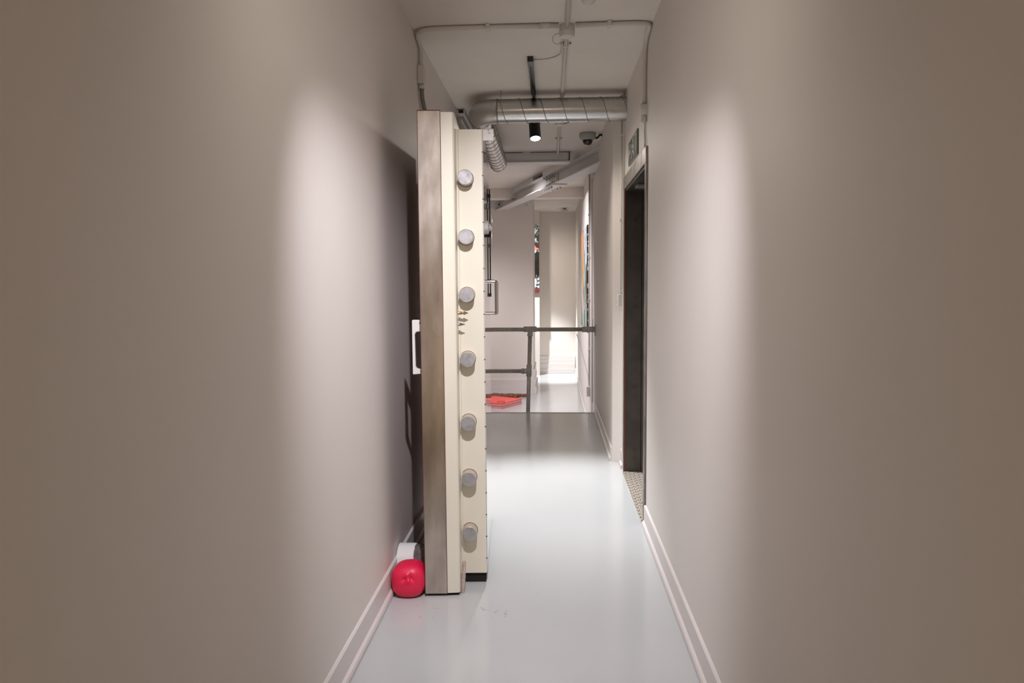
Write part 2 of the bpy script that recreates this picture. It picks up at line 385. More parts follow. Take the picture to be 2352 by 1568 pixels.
# ================================================================ VAULT DOOR
TH = rad(3.3)
vd = thing('vault_door', 'tall open steel and cream vault door standing edge-on with seven round bolts', 'vault door', (-.577, 3.238, 0), TH)
L_ = dict(local=True)
WY = 1.16
bm = B(); prism(bm, [(0, 0), (.099, .0), (.099, WY), (0, WY)], 2, .014, 2.162)
bmesh.ops.bevel(bm, geom=[e for e in bm.edges], offset=.0012, segments=1, affect='EDGES')
o = obj('outer_plate', bm, 'steel', vd, **L_); o['label'] = 'smudged stainless steel edge plate'
bm = B(); box(bm, -.0015, .001, .012, .0, WY, 2.164); box(bm, .099, .0, .014, .1005, .003, 2.16); box(bm, 0, .001, 2.162, .099, .02, 2.165)
obj('rusty_edge', bm, 'rust', vd, **L_)
bm = B(); prism(bm, [(.1005, .002), (.150, .006), (.156, .010), (.158, .018), (.158, WY), (.1005, WY)], 2, .016, 2.156)
obj('rebate_step', bm, 'cream', vd, **L_)
bm = B(); prism(bm, [(.150, .152), (.1545, .146), (.163, .146), (.168, .152), (.272, .152), (.275, .154), (.275, 1.11), (.150, 1.11)], 2, .049, 2.112)
obj('bolt_block', bm, 'cream', vd, **L_)
bm = B(); box(bm, .2752, .156, .052, .2785, 1.112, 2.108, .0008)
o = obj('inner_panel', bm, 'gloss', vd, **L_); o['label'] = 'glossy polished inner face'
bm = B()
for k in range(19):
    z = .12 + k * .105; box(bm, .272, .1508, z, .2792, .157, z + .0022)
obj('panel_clip', bm, 'line', vd, **L_)
bm = B(); box(bm, .165, .165, .0, .272, 1.10, .049); box(bm, .01, .02, .0, .15, 1.1, .0145)
o = obj('plinth_gap_shade', bm, 'hole', vd, **L_)  # dark plinth under the block, plus black filler as the shadow gap under the plate
for k, z in enumerate((1.891, 1.627, 1.365, 1.070, .776, .515, .257)):
    bm = B(); lathe(bm, [(.0345, 0), (.0345, .060), (.0325, .062)], (.198, .156, z), (0, -1, 0), 40)
    bb = obj('locking_bolt', bm, 'boltside', vd, local=True, smooth=40)
    bm = B(); lathe(bm, [(.0326, 0), (.0320, .0012), (0, .0014)], (.198, .094, z), (0, -1, 0), 40)
    f = obj('bolt_face', bm, 'bolt', bb, local=True, smooth=30)
    bm = B(); tube(bm, [(.198 + .0362 * cos(a * pi / 20), .1525, z + .0362 * sin(a * pi / 20)) for a in range(41)], .0013, 6, cap=False)
    obj('bolt_collar', bm, 'rust', bb, local=True)
# two pointed latch pins projecting from the rebate
bm = B(); lathe(bm, [(.0065, 0), (.0065, .026), (.0045, .029), (.0045, .032), (.0095, .034), (.0010, .055), (0, .0552)], (.150, .105, 1.283), (1, 0, 0), 20)
o = obj('latch_pin', bm, 'brass', vd, local=True, smooth=35); o['label'] = 'brass arrow-tipped pin'
bm = B(); lathe(bm, [(.0080, 0), (.0080, .006), (.0065, .022), (.0010, .041), (0, .0412)], (.150, .095, 1.232), (1, 0, 0), 20)
o = obj('latch_pin', bm, 'chrome', vd, local=True, smooth=35); o['label'] = 'bright conical pin'
# outside pull (white), towards the wall
bm = B()
yh = .05
prism(bm, [(-.045, 1.010), (0, 1.014), (0, 1.032), (-.026, 1.036), (-.032, 1.045), (-.034, 1.19), (-.028, 1.202), (0, 1.206), (0, 1.256), (-.045, 1.256)], 1, yh, yh + .030)
bmesh.ops.bevel(bm, geom=[e for e in bm.edges], offset=.002, segments=2, affect='EDGES')
o = obj('pull_handle', bm, 'white', vd, **L_); o['label'] = 'white flat pull handle'
bm = B()
for x, z in ((-.010, 1.243), (-.008, 1.024)): lathe(bm, [(.003, 0), (.003, .002)], (x, yh, z), (0, -1, 0), 10)
obj('screw', bm, 'black', o, **L_)
# chrome handle on the inner face
bm = B()
pts = bez([(.278, .33, 1.425), (.330, .33, 1.425), (.330, .33, 1.270), (.278, .33, 1.270)], .010, 5)
tube(bm, pts, .0088, 14)
o = obj('grab_handle', bm, 'chrome', vd, local=True, smooth=40); o['label'] = 'chrome D-shaped handle'
# lock work on the inner face
bm = B(); box(bm, .2785, .62, 1.655, .300, .66, 1.695, .002); obj('lock_knob', bm, 'black', vd, **L_)
bm = B(); box(bm, .2785, .62, 1.80, .292, .65, 1.83, .002); obj('lock_knob', bm, 'black', vd, **L_)
bm = B(); lathe(bm, [(.034, 0), (.034, .010), (.030, .013), (.02, .015), (.012, .03), (0, .03)], (.278, .55, 1.70), (1, 0, 0), 36); obj('combination_dial', bm, 'fit', vd, local=True, smooth=35)
bm = B()
for k in range(3): 
    a = k * 2 * pi / 3 + .5
    tube(bm, [(.305, .55, 1.70), (.305, .55 + .10 * cos(a), 1.70 + .10 * sin(a))], .004, 8)
obj('dial_arm', bm, 'boltside', vd, **L_)
bm = B(); tube(bm, [(.285, 1.00, 1.34), (.285, 1.00, 1.95)], .0035, 8)
for z in (1.34, 1.42, 1.62, 1.75, 1.9): box(bm, .278, .985, z, .290, 1.015, z + .02)
obj('lock_rod', bm, 'black', vd, **L_)
bm = B(); box(bm, .274, .17, 2.065, .325, .175, 2.118); box(bm, .274, .17, 2.114, .325, .22, 2.118)
o = obj('top_bracket', bm, 'white', vd, **L_); o['label'] = 'small white angle bracket'
bm = B()
for x, y in ((.300, .17), (.306, .17)): pass
lathe(bm, [(.003, 0), (.003, .002)], (.303, .170, 2.110), (0, -1, 0), 10); box(bm, .302, .168, 2.097, .312, .1705, 2.100)
tube(bm, [(.322, .19, 2.118), (.323, .19, 2.135)], .003, 8)
obj('screw', bm, 'black', o, **L_)
bm = B()
for z in (.35, 1.8): tube(bm, [(.03, WY + .02, z - .12), (.03, WY + .02, z + .12)], .03, 16)
box(bm, -.03, WY, .1, .03, WY + .02, 2.05)
obj('hinge', bm, 'steel', vd, **L_)

# ================================================================ things on the floor by the vault door
bm = B(); bmesh.ops.create_icosphere(bm, subdivisions=5, radius=1)
for v in bm.verts:
    p = v.co.copy()
    x, y, z = p
    # rounded square plan squeezed between wall and door, flattened underneath
    k = 1.0 / (abs(x) ** 2.6 + abs(y) ** 2.6 + abs(z) ** 2.6) ** (1 / 2.6)
    q = p * k
    r = 1.0
    dx, dz = q.x - .12, q.z - .42
    if q.y < 0:
        nub = math.exp(-((dx + .02) ** 2 / .018 + (dz - .07) ** 2 / .016))
        r += .10 * nub
        for s, cx, cz, ang in ((-1, -.20, -.10, .45), (1, .17, -.06, -.95)):
            u = (dx - cx) * cos(ang) + (dz - cz) * sin(ang) * (1 if s < 0 else 1); w = -(dx - cx) * sin(ang) + (dz - cz) * cos(ang)
            r -= .16 * math.exp(-(u * u / .055 + w * w / .009))
            r += .07 * math.exp(-(u * u / .055 + (w + .19) ** 2 / .012))
    q = q * r
    if q.z < -.9: q.z = -.9 - (abs(q.z) - .9) * .3
    v.co = Vector((q.x * .0785, q.y * .079, q.z * .080 * (1.0 + .06 * q.x) if q.z > 0 else q.z * .080))
zm = min(v.co.z for v in bm.verts)
bmesh.ops.translate(bm, verts=bm.verts, vec=(-.6555, 3.268, -zm))
tag(obj('rubber_ball', bm, 'red', smooth=180), 'dimpled crimson rubber ball wedged between skirting and vault door', 'ball')
t = thing('paper_roll', 'white paper roll with a dark core lying behind the crimson ball', 'roll', (-.68, 3.465, 0))
bm = B(); lathe(bm, [(.076, 0), (.0815, .004), (.0815, .082), (.079, .084)], (-.744, 3.468, .082), (1, .0, 0), 44)
for v in bm.verts:
    if v.co.x > -.67: v.co.x += random.uniform(-.002, .002)
obj('paper_sleeve', bm, 'paper', t, smooth=35)
bm = B(); lathe(bm, [(.076, 0), (.077, .060)], (-.660, 3.468, .082), (1, 0, 0), 44); o = obj('felt_core', bm, 'foam', t, smooth=35)
bm = B(); tube(bm, [(-.413, 3.290, .0), (-.409, 3.297, .075), (-.406, 3.303, .142)], [.0085, .0095, .0085], 14)
tag(obj('short_rod', bm, 'rod', smooth=40), 'short flecked pinkish rod leaning upright against the vault door foot', 'rod')

# ================================================================ ducts
def spiral_duct(t, a, b, r, pitch, name='duct_pipe', ph=0.):
    a, b = Vector(a), Vector(b); d = b - a; Ln = d.length; d.normalize()
    bm = B(); tube(bm, [a, b], r, 48, cap=False); tube(bm, [b, a], r - .004, 48, cap=False)
    p = obj(name, bm, 'duct', t)
    u = d.orthogonal().normalized(); w = d.cross(u)
    n = int(Ln / pitch * 40); pts = []
    for k in range(n + 1):
        s = k / 40; an = 2 * pi * s + ph
        pts.append(a + d * (s * pitch) + (r + .0006) * (cos(an) * u + sin(an) * w))
    bm = B(); tube(bm, pts, .0026, 6); obj('spiral_seam', bm, 'seam', p)
    return p
dt = thing('ventilation_duct', 'galvanised spiral duct crossing under the ceiling and bending away along the left wall', 'duct', (0, 5.52, 2.57))
r = .086; zc = 2.668
spiral_duct(dt, (-.385, 5.525, zc), (XR + .02, 5.525, zc), r, .148, ph=1.)
xc2 = -.528
arc = [(-.385, 5.525, zc)] + [(-.385 - .143 * sin(a), 5.525 + .143 - .143 * cos(a), zc) for a in [k * pi / 2 / 14 for k in range(1, 15)]]
bm = B(); tube(bm, arc, r * 1.015, 48, cap=False); obj('elbow', bm, 'duct', dt)
for c, ax in (((-.395, 5.525, zc), (1, 0, 0)), ((xc2, 5.66, zc), (0, 1, 0))):
    bm = B(); lathe(bm, [(r + .001, 0), (r + .004, .003), (r + .004, .006), (r + .001, .009)], c, ax, 48); obj('joint_ring', bm, 'seam', dt, smooth=40)
spiral_duct(dt, (xc2, 5.665, zc), (xc2 - .01, 7.70, zc - .035), r, .148, ph=.4)
bm = B(); tube(bm, [(-.36, 5.45, zc + .06), (-.36, 5.45, H - .001)], .002, 6); obj('hanger_wire', bm, 'seam', dt)
bm = B(); tube(bm, [(-.49, 6.3, zc + .07), (-.49, 6.3, H - .001)], .002, 6); obj('hanger_wire', bm, 'seam', dt)

# ================================================================ track and spotlights
def spotlight(key, label, track=None, vertical=False):
    p, aim, watts, cone, blend, tint = LAMPS[key]
    p = Vector(p); aim = Vector(aim); d = (aim - p).normalized()
    bd = Vector((0, 0, -1)) if vertical else d
    t = thing('spotlight', label, 'spotlight', p, 0)
    bm = B(); lathe(bm, [(.010, -.165), (.040, -.165), (.043, -.162), (.043, -.001), (.040, 0.0), (.038, 0), (.038, -.006)], p, bd, 36); obj('lamp_body', bm, 'black', t, smooth=35)
    bm = B(); lathe(bm, [(.0385, -.010), (.0385, -.001), (.0, .0)], p, bd, 36); obj('lens', bm, 'lens', t)
    top = p - bd * .12
    zt = track if track else H - .03
    bm = B(); tube(bm, [(top.x, top.y, top.z), (top.x, top.y, zt)], .010, 12); box(bm, top.x - .016, top.y - .05, zt - .02, top.x + .016, top.y + .05, zt + .001, .002); obj('stem', bm, 'black', t, smooth=40)
    ld = bpy.data.lights.new('lamp_light', 'SPOT'); ld.energy = watts; ld.spot_size = rad(cone); ld.spot_blend = blend; ld.color = tint; ld.shadow_soft_size = .022
    lo = bpy.data.objects.new('lamp_light', ld); COL.objects.link(lo); lo.parent = t
    lo.location = d * .012; lo.rotation_euler = d.to_track_quat('-Z', 'Y').to_euler()
    if key in SPILL_FILL:
        l2 = bpy.data.lights.new('spill_fill', 'SPOT'); l2.energy = SPILL_FILL[key][0]; l2.spot_size = rad(SPILL_FILL[key][1]); l2.spot_blend = 1; l2.color = (1.0, .91, .82); l2.shadow_soft_size = .05
        o2 = bpy.data.objects.new('spill_fill', l2); COL.objects.link(o2); o2.parent = t; o2.location = d * .014; o2.rotation_euler = lo.rotation_euler
    return t
def track(label, x, y0, y1):
    t = thing('light_track', label, 'track', (x, (y0 + y1) / 2, H - .03))
    bm = B(); prism(bm, [(x - .016, H - .001), (x - .016, H - .03), (x - .006, H - .03), (x - .006, H - .012), (x + .006, H - .012), (x + .006, H - .03), (x + .016, H - .03), (x + .016, H - .001)], 1, y0 + .08, y1)
    obj('rail', bm, 'black', t)
    bm = B(); box(bm, x - .018, y0, H - .033, x + .018, y0 + .10, H - .001, .002); obj('feed_end', bm, 'black', t)
track('black ceiling track running above the duct', -.125, 4.66, 6.4)
spotlight('near', 'black cylinder spotlight tilted along the near corridor, out of view overhead')
spotlight('mid', 'lit black cylinder spotlight hanging just behind the crossing duct')
spotlight('behind', 'added unseen fill spotlight behind the viewer')
spotlight('picture', 'black spotlight on the ceiling aimed at the colourful canvas')
spotlight('end', 'black spotlight behind the wide pier aimed at the end wall')
spotlight('side', 'added unseen fill spotlight in the side area behind the vault door')

# ================================================================ conduits, boxes, detectors
R_ = .0125; zc_ = H - R_ - .001
t = thing('conduit_run', 'painted conduit crossing the ceiling and turning down both corridor walls', 'conduit', (0, 4.08, H - .03))
bm = B(); tube(bm, bez([(.044, 4.09, zc_), (-.55, 4.085, zc_), (-.733, 4.10, zc_), (-.733, 4.29, H - .05), (-.733, 4.262, 2.64)], .10, 10), R_, 14)
obj('left_arm', bm, 'pipe', t)
bm = B(); tube(bm, bez([(.132, 4.09, zc_), (.46, 4.085, zc_), (.530, 4.10, zc_), (.530, 4.32, H - .04), (.530, 4.345, 2.55), (.530, 4.345, 2.43)], .09, 10), R_, 14)
obj('right_arm', bm, 'pipe', t)
for x in (-.337, .312):
    bm = B(); box(bm, x - .011, 4.06, H - .028, x + .011, 4.115, H, .002); obj('saddle', bm, 'pipe', t)
bm = B(); tube(bm, [(-.06, 4.088, zc_), (-.0, 4.088, zc_)], R_ + .003, 14); obj('coupler', bm, 'pipe', t)
t = thing('long_conduit', 'painted conduit running lengthwise down the middle of the ceiling', 'conduit', (.085, 4.1, H - .03))
for pts in ([(.088, -4.1, zc_), (.088, 1.0, zc_), (.088, 4.086, zc_)], [(.088, 4.174, zc_), (.082, 5.7, zc_), (.0745, 6.418, zc_)], bez([(.0735, 6.502, zc_), (.072, 7.93, zc_), (.071, 7.975, H - .03), (.071, 7.98, 2.745)], .03, 5)):
    bm = B(); tube(bm, pts, R_, 14); obj('pipe', bm, 'pipe', t)
for y in (4.412, 7.237):
    x = .086 if y < 5 else .074
    bm = B(); box(bm, x - .034, y - .008, H - .006, x + .034, y + .008, H); box(bm, x - .017, y - .008, H - .027, x + .017, y + .008, H, .002); obj('saddle', bm, 'pipe', t)
    for s in (-1, 1):
        bm = B(); lathe(bm, [(.005, 0), (.005, .004), (0, .006)], (x + s * .027, y, H - .006), (0, 0, -1), 10); obj('screw', bm, 'line', t)
def jbox(name, label, x, y, r, h, cat='junction box', m='pipe', lid=True):
    t = thing(name, label, cat, (x, y, H - h))
    bm = B(); lathe(bm, [(r, 0), (r, h * .55), (r + .0015, h * .57), (r - .001, h * .9), (r - .005, h), (0, h + .001)], (x, y, H), (0, 0, -1), 36)
    obj('body', bm, m, t, smooth=35); return t
jb = jbox('junction_box', 'round painted junction box where the ceiling conduits cross, with a cable loop', .088, 4.13, .042, .062)
bm = B(); c = Vector((.040, 4.175, H - .055)); tube(bm, [c + Vector((.030 * cos(a), .006 * sin(a * .5), .028 * sin(a))) for a in [rad(75) + k * rad(235) / 24 for k in range(25)]], .003, 8)
obj('cable_loop', bm, 'pipe', jb)
bm = B(); tube(bm, bez([(.072, 4.17, H - .05), (.066, 4.25, H - .005), (.060, 4.64, H - .005), (-.02, 4.72, H - .005), (-.108, 4.72, H - .006)], .05, 6), .0035, 8)
obj('track_cable', bm, 'pipe', jb)
jb = jbox('junction_box', 'round painted junction box just beyond the duct', .073, 6.46, .040, .05)
bm = B(); tube(bm, bez([(.08, 6.50, H - .045), (.09, 6.62, H - .006), (.16, 6.55, H - .005), (.20, 6.42, H - .005), (.235, 6.20, H - .005)], .05, 6), .004, 8)
obj('cable', bm, 'cable', jb)
jbox('smoke_detector', 'flat pale detector base on the ceiling mostly hidden above the duct', .30, 6.25, .075, .022, 'detector')
t = thing('motion_sensor', 'round white ceiling motion sensor at the top edge of the view', 'sensor', (.183, 3.70, H - .05))
bm = B(); lathe(bm, [(.052, 0), (.052, .012), (.046, .022), (.040, .024)], (.183, 3.70, H), (0, 0, -1), 36); obj('base', bm, 'plastic', t, smooth=35)
bm = B(); lathe(bm, [(.036, .0), (.034, .012), (.026, .022), (.014, .028), (0, .030)], (.183, 3.70, H - .022), (0, 0, -1), 32); obj('lens', bm, 'plastic', t, smooth=60)
# left wall coupling + grey flexible conduit
t = thing('flexible_conduit', 'grey flexible conduit dropping from a coupling behind the vault door top', 'conduit', (-.73, 4.45, 2.3))
bm = B(); box(bm, -.748, 4.225, 2.54, -.708, 4.29, 2.64, .006); obj('coupling_box', bm, 'pipe', t)
bm = B(); tube(bm, [(-.730, 4.262, 2.54), (-.730, 4.262, 2.515)], .017, 16); obj('gland', bm, 'pipe', t)
bm = B(); tube(bm, bez([(-.730, 4.262, 2.52), (-.730, 4.27, 2.47), (-.728, 4.42, 2.38), (-.725, 4.44, 2.24), (-.725, 4.44, 1.9)], .1, 10), .0125, 14); obj('hose', bm, 'flex', t)
# right wall drop box
t = thing('wall_junction_box', 'painted junction box with glands high on the right wall over the steel frame', 'junction box', (.53, 4.345, 2.3))
bm = B(); lathe(bm, [(.034, 0), (.034, .03), (.030, .036), (0, .037)], (XR, 4.345, 2.395), (-1, 0, 0), 28); obj('body', bm, 'pipe', t, smooth=35)
bm = B(); tube(bm, [(.530, 4.345, 2.37), (.530, 4.345, 2.325)], .015, 14); box(bm, .512, 4.33, 2.335, .528, 4.36, 2.340)
obj('gland', bm, 'pipe', t)
bm = B(); tube(bm, bez([(.536, 4.345, 2.33), (.536, 4.37, 2.28), (.536, 4.34, 2.24), (.536, 4.35, 2.185)], .03, 5), .005, 10); obj('cable', bm, 'pipe', t)
# conduit + switch on the right between doorway and pier
t = thing('wall_switch', 'white surface switch box on conduit between doorway and pier', 'switch', (.53, 5.66, 1.2))
bm = B(); box(bm, .500, 5.625, 1.235, XR, 5.705, 1.325, .004); obj('back_box', bm, 'plastic', t)
bm = B(); box(bm, .494, 5.65, 1.268, .502, 5.68, 1.292, .002); obj('rocker', bm, 'plastic', t)
bm = B(); tube(bm, [(.531, 5.665, 1.32), (.531, 5.665, H)], .011, 14); obj('conduit', bm, 'pipe', t)
for z in (1.335, 1.87, 2.5):
    bm = B(); box(bm, .514, 5.645, z, XR, 5.685, z + .02, .002); obj('saddle', bm, 'pipe', t)
t = thing('mini_trunking', 'slim white trunking strip beside the steel door frame', 'trunking', (.54, 5.60, 0))
bm = B(); box(bm, .530, 5.590, .125, XR, 5.612, H, .002); obj('strip', bm, 'plastic', t)
# trunking high on the left beyond the crossing duct
t = thing('cable_trunking', 'white metal cable trunking along the top of the left wall behind the vault door', 'trunking', (-.70, 6.8, 2.70))
bm = B(); prism(bm, [(-.745, 2.755), (-.745, 2.79), (-.736, 2.79), (-.736, 2.764), (-.694, 2.764), (-.694, 2.79), (-.685, 2.79), (-.685, 2.755)], 1, 5.98, 7.88); obj('channel', bm, 'pipe', t)
bm = B(); box(bm, -.728, 6.05, 2.7535, -.702, 7.88, 2.755); obj('slot', bm, 'flex', t)
bm = B(); tube(bm, bez([(-.73, 6.0, 2.3), (-.73, 6.0, 2.74)], .04, 6), .014, 12); obj('drop_pipe', bm, 'pipe', t)
# dome camera
t = thing('dome_camera', 'grey dome security camera with a smoked bubble on the ceiling near the steel beam', 'camera', (.340, 7.05, 2.68))
c = (.340, 7.05, H)
bm = B(); lathe(bm, [(.070, 0), (.077, .010), (.078, .030), (.074, .045), (.062, .062), (.055, .066), (.048, .066)], c, (0, 0, -1), 40); obj('housing', bm, 'grey', t, smooth=35)
bm = B(); lathe(bm, [(.047, .060), (.047, .070), (.044, .088), (.036, .102), (.022, .112), (0, .116)], c, (0, 0, -1), 40); obj('bubble', bm, 'smoked', t, smooth=60)
bm = B(); lathe(bm, [(.003, 0), (.003, .002)], (.340, 6.977, H - .045), (0, -1, 0), 10); obj('screw', bm, 'black', t)
bm = B(); tube(bm, bez([(.40, 7.06, H - .04), (.43, 7.05, H - .05), (.455, 7.02, H - .02), (.473, 7.03, H - .03)], .02, 4), .010, 10)
obj('cable', bm, 'black', t)

# exit sign on the right wall
t = thing('exit_sign', 'green and white exit pictogram sign high on the right wall before the doorway', 'sign', (XR, 4.985, 2.21))
M['sgreen'] = mat('sign green', (.10, .135, .11), .25, coat=.4); M['swhite'] = mat('sign white', (.50, .53, .49), .3)
bm = B(); box(bm, XR - .010, 4.725, 2.213, XR, 5.245, 2.368, .001); obj('sign_panel', bm, 'sgreen', t)
xs = XR - .0108
def flat(bm, pts):  # polygon on the sign face, y-z
    f = [bm.verts.new((xs, 4.725 + .52 * (1 - u), 2.213 + .155 * v)) for u, v in pts]; g = [bm.verts.new((xs - .0012, w.co.y, w.co.z)) for w in f]
    bm.faces.new(g); n = len(f)
    for i in range(n): bm.faces.new((f[i], f[(i + 1) % n], g[(i + 1) % n], g[i]))
bm = B()
flat(bm, [(.70, .1), (.70, .92), (.94, .92), (.94, .1), (.89, .1), (.89, .84), (.75, .84), (.75, .1)])       # doorway
flat(bm, [(.52, .70), (.52, .86), (.57, .90), (.61, .86), (.61, .72), (.57, .68)])                           # head
flat(bm, [(.40, .58), (.43, .64), (.60, .66), (.68, .48), (.65, .44), (.58, .54), (.56, .40), (.66, .30), (.68, .10), (.63, .10), (.61, .24), (.50, .34), (.44, .16), (.34, .14), (.34, .20), (.41, .22), (.49, .54), (.43, .56)])  # runner
flat(bm, [(.05, .5), (.16, .82), (.16, .60), (.30, .60), (.30, .40), (.16, .40), (.16, .18)])              # arrow
obj('pictogram', bm, 'swhite', t)

# ================================================================ diagonal steel beam
P0 = Vector((.475, 7.365, 0)); P1 = Vector((-.703, 11.397, 0)); d = (P1 - P0).normalized(); nrm = Vector((d.y, -d.x, 0))
if nrm.x < 0: nrm = -nrm          # towards the far (right-hand) edge
ang = math.atan2(d.y, d.x)
bt = thing('steel_beam', 'white painted steel beam crossing the ceiling diagonally with bolted splice', 'beam', (-.05, 9.3, 2.58))
zb0, zb1, fw = 2.582, 2.735, .17
def P(s, w, z): q = P0 + d * s + nrm * w; return Vector((q.x, q.y, z))
def bprism(bm, prof, s0, s1):
    A = [bm.verts.new(P(s0, w, z)) for w, z in prof]; C = [bm.verts.new(P(s1, w, z)) for w, z in prof]; n = len(prof)
    bm.faces.new(A); bm.faces.new(C[::-1])
    for i in range(n): bm.faces.new((A[i], C[i], C[(i + 1) % n], A[(i + 1) % n]))
    bmesh.ops.recalc_face_normals(bm, faces=bm.faces)
Lb = (P1 - P0).length
tf = .013; m0, m1 = fw / 2 - .006, fw / 2 + .006
prof = [(0, zb0), (fw, zb0), (fw, zb0 + tf), (m1, zb0 + tf), (m1, zb1 - tf), (fw, zb1 - tf), (fw, zb1), (0, zb1), (0, zb1 - tf), (m0, zb1 - tf), (m0, zb0 + tf), (0, zb0 + tf)]
bm = B(); bprism(bm, prof, 0.0, Lb + .75)
# trim where the beam enters the right wall plane
o = obj('girder', bm, 'beam', bt)
sc0, sc1 = 1.62, 2.25
bm = B(); bprism(bm, [(m0 - .008, zb0 + .02), (m0, zb0 + .02), (m0, zb1 - .02), (m0 - .008, zb1 - .02)], sc0 + .1, sc1 - .05)
bprism(bm, [(-.004, zb0 - .010), (fw + .004, zb0 - .010), (fw + .004, zb0), (-.004, zb0)], sc0, sc1)
obj('splice_plate', bm, 'beam', bt)
def hexbolt(c, ax, r=.013, h=.014):
    bm = B(); lathe(bm, [(r * 1.3, 0), (r * 1.3, .003), (r, .003), (r, h)], c, ax, 6); lathe(bm, [(r * .55, h), (r * .55, h + .012)], c, ax, 10)
    return bm
ax = -nrm
for k in range(4):
    s = sc0 + .16 + k * .11
    for z in (zb0 + .04, zb1 - .04):
        obj('bolt', hexbolt(P(s, m0 - .008, z), ax), 'fit', bt)
    obj('bolt', hexbolt(P(s, .03, zb1 - tf), (0, 0, -1)), 'fit', bt)
    for w in (.03, fw - .03):
        obj('bolt', hexbolt(P(s, w, zb0 - .010), (0, 0, -1)), 'fit', bt)
bm = B(); bprism(bm, [(m0 - .002, zb0 + .015), (m0, zb0 + .015), (m0, zb1 - .015), (m0 - .002, zb1 - .015)], sc0 + .03, sc0 + .045)
bprism(bm, [(0, zb0 - .0016), (fw, zb0 - .0016), (fw, zb0), (0, zb0)], sc0 - .05, sc0 - .038); obj('joint_line', bm, 'line', bt)
# plaster casing on top of the beam, in two lengths with a cavity between
bm = B(); bprism(bm, [(.02, zb1), (fw, zb1), (fw, H), (.02, H)], 0, 2.15)
struct('trim_7', bm, 'ceil', 'plaster casing between the diagonal steel beam and the ceiling, wall end', 'casing')
bm = B(); bprism(bm, [(.02, zb1), (fw, zb1), (fw, H), (.02, H)], 2.62, 3.95)
struct('trim_8', bm, 'beam', 'white casing above the far half of the diagonal steel beam', 'casing')
bm = B(); bprism(bm, [(.10, zb1), (fw, zb1), (fw, H), (.10, H)], 2.15, 2.62); bprism(bm, [(.021, zb1), (.05, zb1), (.05, H), (.021, H)], 3.95, 4.0)
struct('trim_9', bm, 'void', 'brown unpainted cavity above the steel beam', 'cavity')

# ================================================================ tube handrail
yr = 8.06
ht = thing('handrail', 'galvanised tube handrail guarding the floor drop', 'handrail', (-.25, yr, -.2))
RT = .0225
bm = B(); tube(bm, [(-2.6, yr, .912), (.46, yr, .906)], RT, 20); obj('top_rail', bm, 'galv', ht)
bm = B(); tube(bm, [(-2.6, yr, .452), (-.262, yr, .452)], RT, 20); obj('mid_rail', bm, 'galv', ht)
bm = B(); tube(bm, [(-.234, yr, .90), (-.276, yr, -.40)], RT, 20); obj('post', bm, 'galv', ht)
bm = B(); tube(bm, [(-1.6, yr, .90), (-1.6, yr, -.40)], RT, 20); obj('post', bm, 'galv', ht)
bm = B(); tube(bm, [(-.305, yr, .911), (-.165, yr, .911)], RT + .008, 20); tube(bm, [(-.2335, yr, .905), (-.236, yr, .845)], RT + .006, 20); tube(bm, [(-.236, yr, .850), (-.2362, yr, .835)], RT + .008, 20)
obj('tee_fitting', bm, 'fit', ht)
bm = B(); tube(bm, [(-.2475, yr, .52), (-.2515, yr, .395)], RT + .007, 20); tube(bm, [(-.249, yr, .452), (-.320, yr, .452)], RT + .006, 20); tube(bm, [(-.315, yr, .452), (-.33, yr, .452)], RT + .009, 20)
obj('tee_fitting', bm, 'fit', ht)
bm = B(); tube(bm, [(.33, yr, .906), (.470, yr, .906)], RT + .008, 20)
obj('end_socket', bm, 'fit', ht)
bm = B(); lathe(bm, [(.048, 0), (.048, .007), (.034, .010)], (XF, yr, .906), (-1, 0, 0), 28)
for v in bm.verts: v.co.z = .906 + (v.co.z - .906) * 1.35 - .01
obj('wall_flange', bm, 'fit', ht, smooth=35)

# ================================================================ canvases
P2 = painting('grey green abstract canvas', [(0, (.05, .09, .07)), (.38, (.13, .18, .14)), (.46, (.27, .36, .30)), (.54, (.36, .44, .39)), (.62, (.06, .08, .06))], 2.6, (1, 1.3, .45), 1.6, 7.7)
t = thing('canvas', 'large orange green and grey abstract canvas on the right wall beyond the handrail', 'painting', (.445, 10, .80))
bm = B(); 
y0, y1, z0, z1 = 9.06, 11.0, .80, 2.11
box(bm, .431, y0, z0, .459, y1, z1, .002); obj('painted_face', bm, P2, t)
def patch(name, pts, m, k):
    bm = B(); prism(bm, [(y1 - u * (y1 - y0), z0 + v * (z1 - z0)) for u, v in pts], 0, .4306 - .0006 * k, .4312); obj(name, bm, m, t)
PO = painting('orange brushwork', [(0, (.62, .22, .06)), (.45, (.74, .34, .14)), (.56, (.60, .40, .28)), (.64, (.28, .14, .05))], 5, (1, 2, .4), 1.2, 2.)
PW = painting('white and black brushwork', [(0, (.04, .04, .045)), (.42, (.25, .27, .30)), (.50, (.60, .63, .68)), (.60, (.10, .10, .11))], 8, (1, 2, .6), 1.5, 4.)
M['salmon'] = mat('salmon paint', (.80, .42, .32), .5)
patch('orange_area', [(.02, .98), (.30, .99), (.52, .99), (.47, .80), (.52, .52), (.44, .36), (.30, .42), (.22, .62), (.18, .78), (.02, .80)], PO, 1)
patch('white_area', [(.54, .995), (.99, .995), (.99, .66), (.84, .60), (.66, .68), (.56, .84)], PW, 2)
patch('dark_area', [(.84, .60), (.99, .65), (.99, .30), (.90, .25), (.80, .45)], 'black', 1)
patch('salmon_stroke', [(.16, .46), (.28, .44), (.32, .36), (.50, .16), (.40, .12), (.30, .22), (.20, .34)], 'salmon', 2)
patch('white_stroke', [(.62, .26), (.95, .31), (.95, .22), (.55, .18)], PW, 1)
